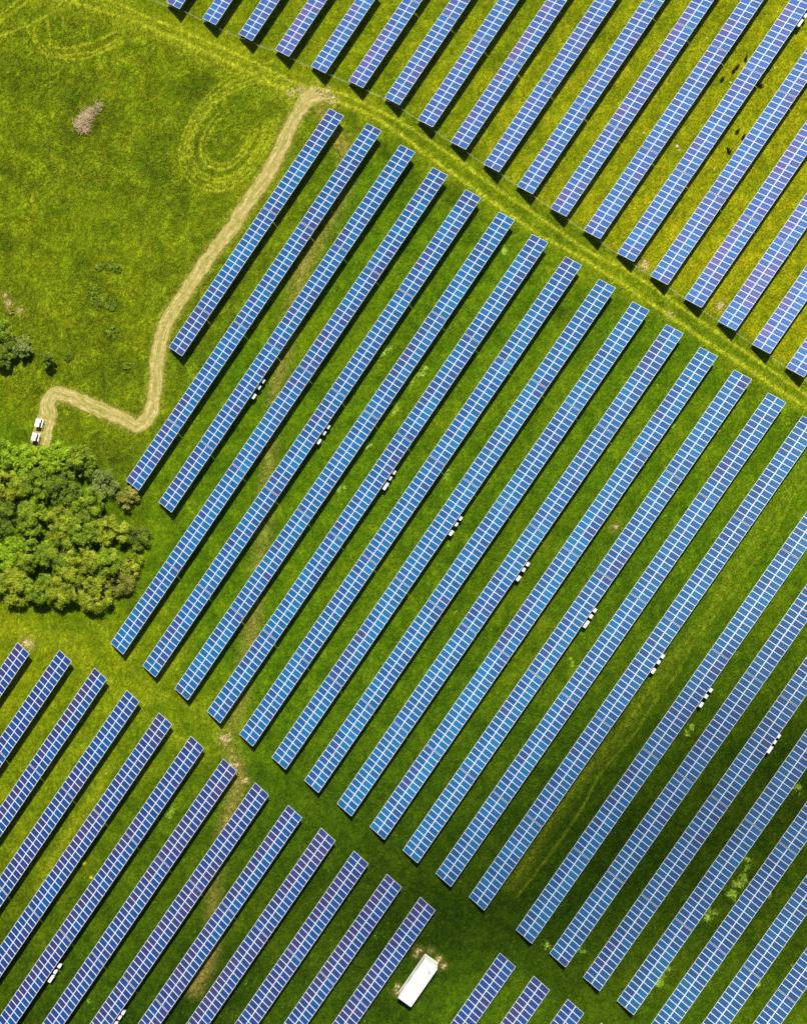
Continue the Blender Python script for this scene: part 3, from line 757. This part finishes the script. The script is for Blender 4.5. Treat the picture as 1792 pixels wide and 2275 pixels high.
# ------------------------------------------------------------------ trees and bushes
def crown_mesh(seed, r, h, z0, leaf, n, mat, openness=0.0, clumps=46):
    g = np.random.default_rng(seed)
    # clump centres on a lumpy dome
    th = g.random(clumps)*2*np.pi; q = np.sqrt(g.random(clumps))*0.95
    cx = r*q*np.cos(th); cy = r*q*np.sin(th)
    cz = z0 + h*(0.30+0.62*np.sqrt(np.clip(1-q*q, 0, 1))*g.uniform(0.35, 1.1, clumps))
    cr = r*g.uniform(0.07, 0.25, clumps)
    k = g.choice(clumps, n, p=cr**2/(cr**2).sum())
    d = g.normal(size=(n, 3)); d /= np.linalg.norm(d, axis=1)[:, None]
    rad = g.random(n)**(0.45)*(1+openness*g.normal(0, .35, n))
    P = np.stack([cx[k], cy[k], cz[k]], 1) + d*(cr[k]*rad)[:, None]*np.array([1.15, 1.15, 0.8])
    stray = g.random(n) < 0.08
    P[stray] += d[stray]*r*0.12
    P[:, 2] = np.maximum(P[:, 2], 0.12)
    nrm = d*0.75 + np.array([0, 0, 0.75]) + g.normal(0, 0.42, (n, 3)); nrm /= np.linalg.norm(nrm, axis=1)[:, None]
    u = np.cross(nrm, g.normal(size=(n, 3))); u /= np.linalg.norm(u, axis=1)[:, None]; v = np.cross(nrm, u)
    s = leaf*g.uniform(0.55, 1.35, n)[:, None]
    quad = np.stack([P-u*s*0.5, P-v*s*0.38+nrm*s*0.10, P+u*s*0.6, P+v*s*0.38-nrm*s*0.10], 1).reshape(-1, 3)
    me = bpy.data.meshes.new('crown')
    me.vertices.add(len(quad)); me.vertices.foreach_set('co', quad.astype(np.float32).ravel())
    me.loops.add(4*n); me.loops.foreach_set('vertex_index', np.arange(4*n, dtype=np.int32))
    me.polygons.add(n); me.polygons.foreach_set('loop_start', np.arange(0, 4*n, 4, dtype=np.int32)); me.polygons.foreach_set('loop_total', np.full(n, 4, dtype=np.int32))
    me.materials.append(mat); me.update(calc_edges=True)
    return me, list(zip(cx, cy, cz))
def tree(name, seed, x, y, r, h, kind, label, cat, group, n, leaf=0.26, openness=0.0, z0=0.3):
    t = tag(empty(name, (x, y, 0)), label, cat, group)
    me, cl = crown_mesh(seed, r, h, z0, leaf, n, LEAF[kind], openness)
    link('crown', me, t)
    m = MB(); top = z0+h*0.35
    m.tube((0, 0, 0), (0.05, 0.03, top), 0.13*r/2.2, 0.08*r/2.2, 8)
    for c in cl[:10]:
        mid = (c[0]*0.45, c[1]*0.45, top+(c[2]-top)*0.4)
        m.tube((0.05, 0.03, top*0.9), mid, 0.05, 0.035, 6); m.tube(mid, c, 0.035, 0.012, 6)
    m.build('trunk', M_BARK, t)
KIND = ['bright', 'bright', 'bright', 'green', 'grey', 'brown', 'olive', 'green', 'dark', 'green', 'dark', 'green', 'olive', 'green', 'olive', 'dark', 'bright', 'green', 'green', 'olive', 'green', 'olive', 'olive', 'green', 'olive', 'olive', 'brown']
TL = ['bright green tree at the top left corner of the thicket', 'bright green tree just under the field cabinets', 'bright tree at the thicket top, right of the cabinets',
 'green tree on the upper right shoulder of the thicket', 'greyish thin-leaved tree on the right flank, behind the brown shrub', 'brown straggly shrub sticking out of the thicket toward the table end',
 'olive tree on the left edge, second row down', 'green tree in the second row of the thicket, left of centre', 'dark tree in the second row of the thicket, near its centre',
 'green tree in the upper right part, inside the grey one', 'dark tree on the left edge, upper middle of the thicket', 'green tree in the upper middle, between two dark ones',
 'olive tree at the very centre of the thicket', 'green tree right of the central olive one', 'olive tree above the low grassy gap on the right',
 'small dark tree alone at the right tip of the thicket', 'bright tree on the left edge, lower middle', 'green tree left of centre, below the central olive one',
 'green tree just below the central olive one', 'olive tree lower right of centre, next to the deep shadow', 'green tree low on the right side, beside the grassy gap',
 'low olive tree on the lower right rim', 'yellow-green olive tree at the lower left corner of the thicket', 'green tree in the middle of the bottom edge',
 'large yellowish olive tree bulging from the bottom edge', 'yellowish olive tree at the lower right of the bottom edge', 'brown half-bare shrub at the lower right corner of the thicket']
PX = 218.2/3000.0
for i, ((x, y, rp), kd, l) in enumerate(zip(TREES, KIND, TL)):
    r = rp*PX*1.26
    low = i in (5, 15, 21, 26, 4)
    tree('tree', 100+i, x, y, r, (1.7 if low else 3.3)+1.3*random.random(), kd, l, 'tree', 'trees of the round thicket', 4200 if low else 9500, 0.19 if low else 0.21, 0.5 if low else 0.15)
BK = ['green', 'dark', 'grey', 'dark', 'dark', 'dark', 'green', 'green', 'green', 'green', 'green', 'green', 'brown', 'green', 'green']
BLB = ['green bush at the left edge, top of the dark bush clump', 'dark rounded bush in the middle of the left edge clump', 'grey-leaved bush on the right of the left edge clump', 'dark bush at the foot of the left edge clump',
 'narrow dark tree with long shadow above the straw corner', 'small dark bush just right of the narrow dark tree', 'larger low bush of the pair in the mid-left meadow', 'smaller low bush of the pair in the mid-left meadow',
 'faint green bush just above the meadow pair', 'low bush of three in the meadow, the lower middle one', 'small bush of three, the right one', 'small green bush of three, the left one',
 'reddish brown shrub at the left edge above the clump', 'small green bush near the inside of the path bend', 'low green bush between the meadow pair and the path']
for i, ((x, y, rp), kd, l) in enumerate(zip(BUSH, BK, BLB)):
    r = rp*PX
    big = i < 5
    tree('bush', 300+i, x, y, r, (3.4 if i == 4 else 2.8) if big else 0.5, kd, l, 'bush', 'scattered bushes in the meadow', 4200 if big else 900, 0.20 if big else 0.14, 0.2, 0.25 if big else 0.02)

# ------------------------------------------------------------------ tall grass tufts
def tufts():
    g = np.random.default_rng(55)
    N = 330000
    x = g.uniform(-52, 154, N); y = g.uniform(-183, 33, N)
    i = np.clip(np.searchsorted(gx, x), 0, len(gx)-1); j = np.clip(np.searchsorted(gy, y), 0, len(gy)-1)
    cl = hashn(1.6, 21)[j, i]
    w = (0.16+0.95*roughm[j, i])*np.clip(0.35+0.9*cl, 0, 1.3)*(1-np.clip(rut[j, i]*1.6+bare[j, i]*1.5, 0, 1))*(dp[j, i] > 1.7)
    # keep to what the picture frame can see
    dx, dy, dz = x-66.168, y+66.269, -218.249
    f = dx*fwd.x+dy*fwd.y+dz*fwd.z
    u = 896+3000*(dx*right.x+dy*right.y+dz*right.z)/f; v = 1137+3000*(dx*down.x+dy*down.y+dz*down.z)/f
    ok = (g.random(N) < w) & (u > -60) & (u < 1852) & (v > -60) & (v < 2335)
    x, y, i, j = x[ok], y[ok], i[ok], j[ok]; n = len(x)
    big = 0.30+0.32*roughm[j, i]
    K = 4
    x = np.repeat(x, K); y = np.repeat(y, K); big = np.repeat(big, K); M = n*K
    a = g.random(M)*2*np.pi; lean = g.uniform(0.15, 0.75, M)
    h = big*g.uniform(0.18, 0.42, M); wd = big*g.uniform(0.05, 0.12, M)
    dxy = np.stack([np.cos(a), np.sin(a), np.zeros(M)], 1); s = np.stack([-np.sin(a), np.cos(a), np.zeros(M)], 1)
    b = np.stack([x, y, np.zeros(M)], 1) + g.normal(0, 0.05, (M, 3))*[1, 1, 0]
    up = np.array([0, 0, 1.0])
    mid = b + up*(h*0.7)[:, None] + dxy*(lean*h*0.5)[:, None]
    tip = b + up*h[:, None] + dxy*(lean*h*1.5)[:, None]
    q = np.stack([b, mid+s*wd[:, None], tip, mid-s*wd[:, None]], 1).reshape(-1, 3)
    me = bpy.data.meshes.new('tall_grass')
    me.vertices.add(len(q)); me.vertices.foreach_set('co', q.astype(np.float32).ravel())
    me.loops.add(4*M); me.loops.foreach_set('vertex_index', np.arange(4*M, dtype=np.int32))
    me.polygons.add(M); me.polygons.foreach_set('loop_start', np.arange(0, 4*M, 4, dtype=np.int32)); me.polygons.foreach_set('loop_total', np.full(M, 4, dtype=np.int32))
    me.materials.append(M_TUFT); me.update(calc_edges=True)
    print('tufts', M)
    tag(link('tall_grass', me), 'tufts of tall green grass growing over the field and meadow', 'grass', kind='stuff')
M_TUFT = leafmat('tuft_blades', (0.10, 0.165, 0.003), (0.19, 0.235, 0.005), (0.40, 0.38, 0.03))
tufts()

# ------------------------------------------------------------------ unseen vapour volume added to darken the lower right
def shade_cloud(name, path, alt, dens, label):
    """path: ground points to be shaded with half width and half depth; lifted toward the sun"""
    g = NT(name+'_vapour')
    g.n.remove(g.b)
    pv = g.n.new('ShaderNodeVolumePrincipled'); pv.inputs['Density'].default_value = dens
    pv.inputs['Color'].default_value = (0.95, 0.95, 0.95, 1); pv.inputs['Anisotropy'].default_value = 0.3
    g.l.new(pv.outputs[0], g.n['Material Output'].inputs['Volume'])
    sh = Vector((SUN.x/SUN.z*alt, SUN.y/SUN.z*alt, alt))
    P = np.array(path, float); c = P[:, :2]
    n = 40; K = 28; v = []; f = []
    tt = np.linspace(0, 1, n); src = np.linspace(0, 1, len(P))
    ctr = np.stack([np.interp(tt, src, P[:, k]) for k in range(4)], 1)
    tg = np.gradient(ctr[:, :2], axis=0); tg /= np.linalg.norm(tg, axis=1)[:, None]
    gg = np.random.default_rng(3)
    ph = gg.random(12)*6.28
    for i in range(n):
        e = math.sqrt(max(0.0, 1-(2*tt[i]-1)**4))+0.01
        nx_, ny_ = -tg[i, 1], tg[i, 0]
        for k in range(K):
            a = 2*math.pi*k/K
            bump_ = 1+0.14*math.sin(3*a+ph[0]+7*tt[i])+0.12*math.sin(11*tt[i]+ph[1]+a)+0.08*math.sin(23*tt[i]+ph[2]+2*a)
            w = ctr[i, 2]*e*bump_*math.cos(a); z = ctr[i, 3]*e*bump_*math.sin(a)*abs(math.sin(a))**1.6
            # depth runs along the sun direction so that the shadow keeps its plan width
            v.append((ctr[i, 0]+nx_*w+SUN.x*z, ctr[i, 1]+ny_*w+SUN.y*z, SUN.z*z))
    for i in range(n-1):
        for k in range(K):
            j = (k+1) % K
            f.append((i*K+k, i*K+j, (i+1)*K+j, (i+1)*K+k))
    f.append(tuple(range(K-1, -1, -1))); f.append(tuple((n-1)*K+k for k in range(K)))
    me = bpy.data.meshes.new(name); me.from_pydata(v, [], f); me.materials.append(g.mat)
    for p in me.polygons: p.use_smooth = True
    me.update()
    o = link(name, me, None, sh)
    tag(o, label, 'shade_cloud', kind='stuff')
shade_cloud('shade_cloud', [(70, -140, 8, 4), (92, -122, 16, 9), (108, -104, 24, 13), (126, -86, 30, 15), (146, -70, 32, 14), (176, -48, 24, 8)], 650, 0.017,
      'unseen vapour volume added high up to shade the lower right field')
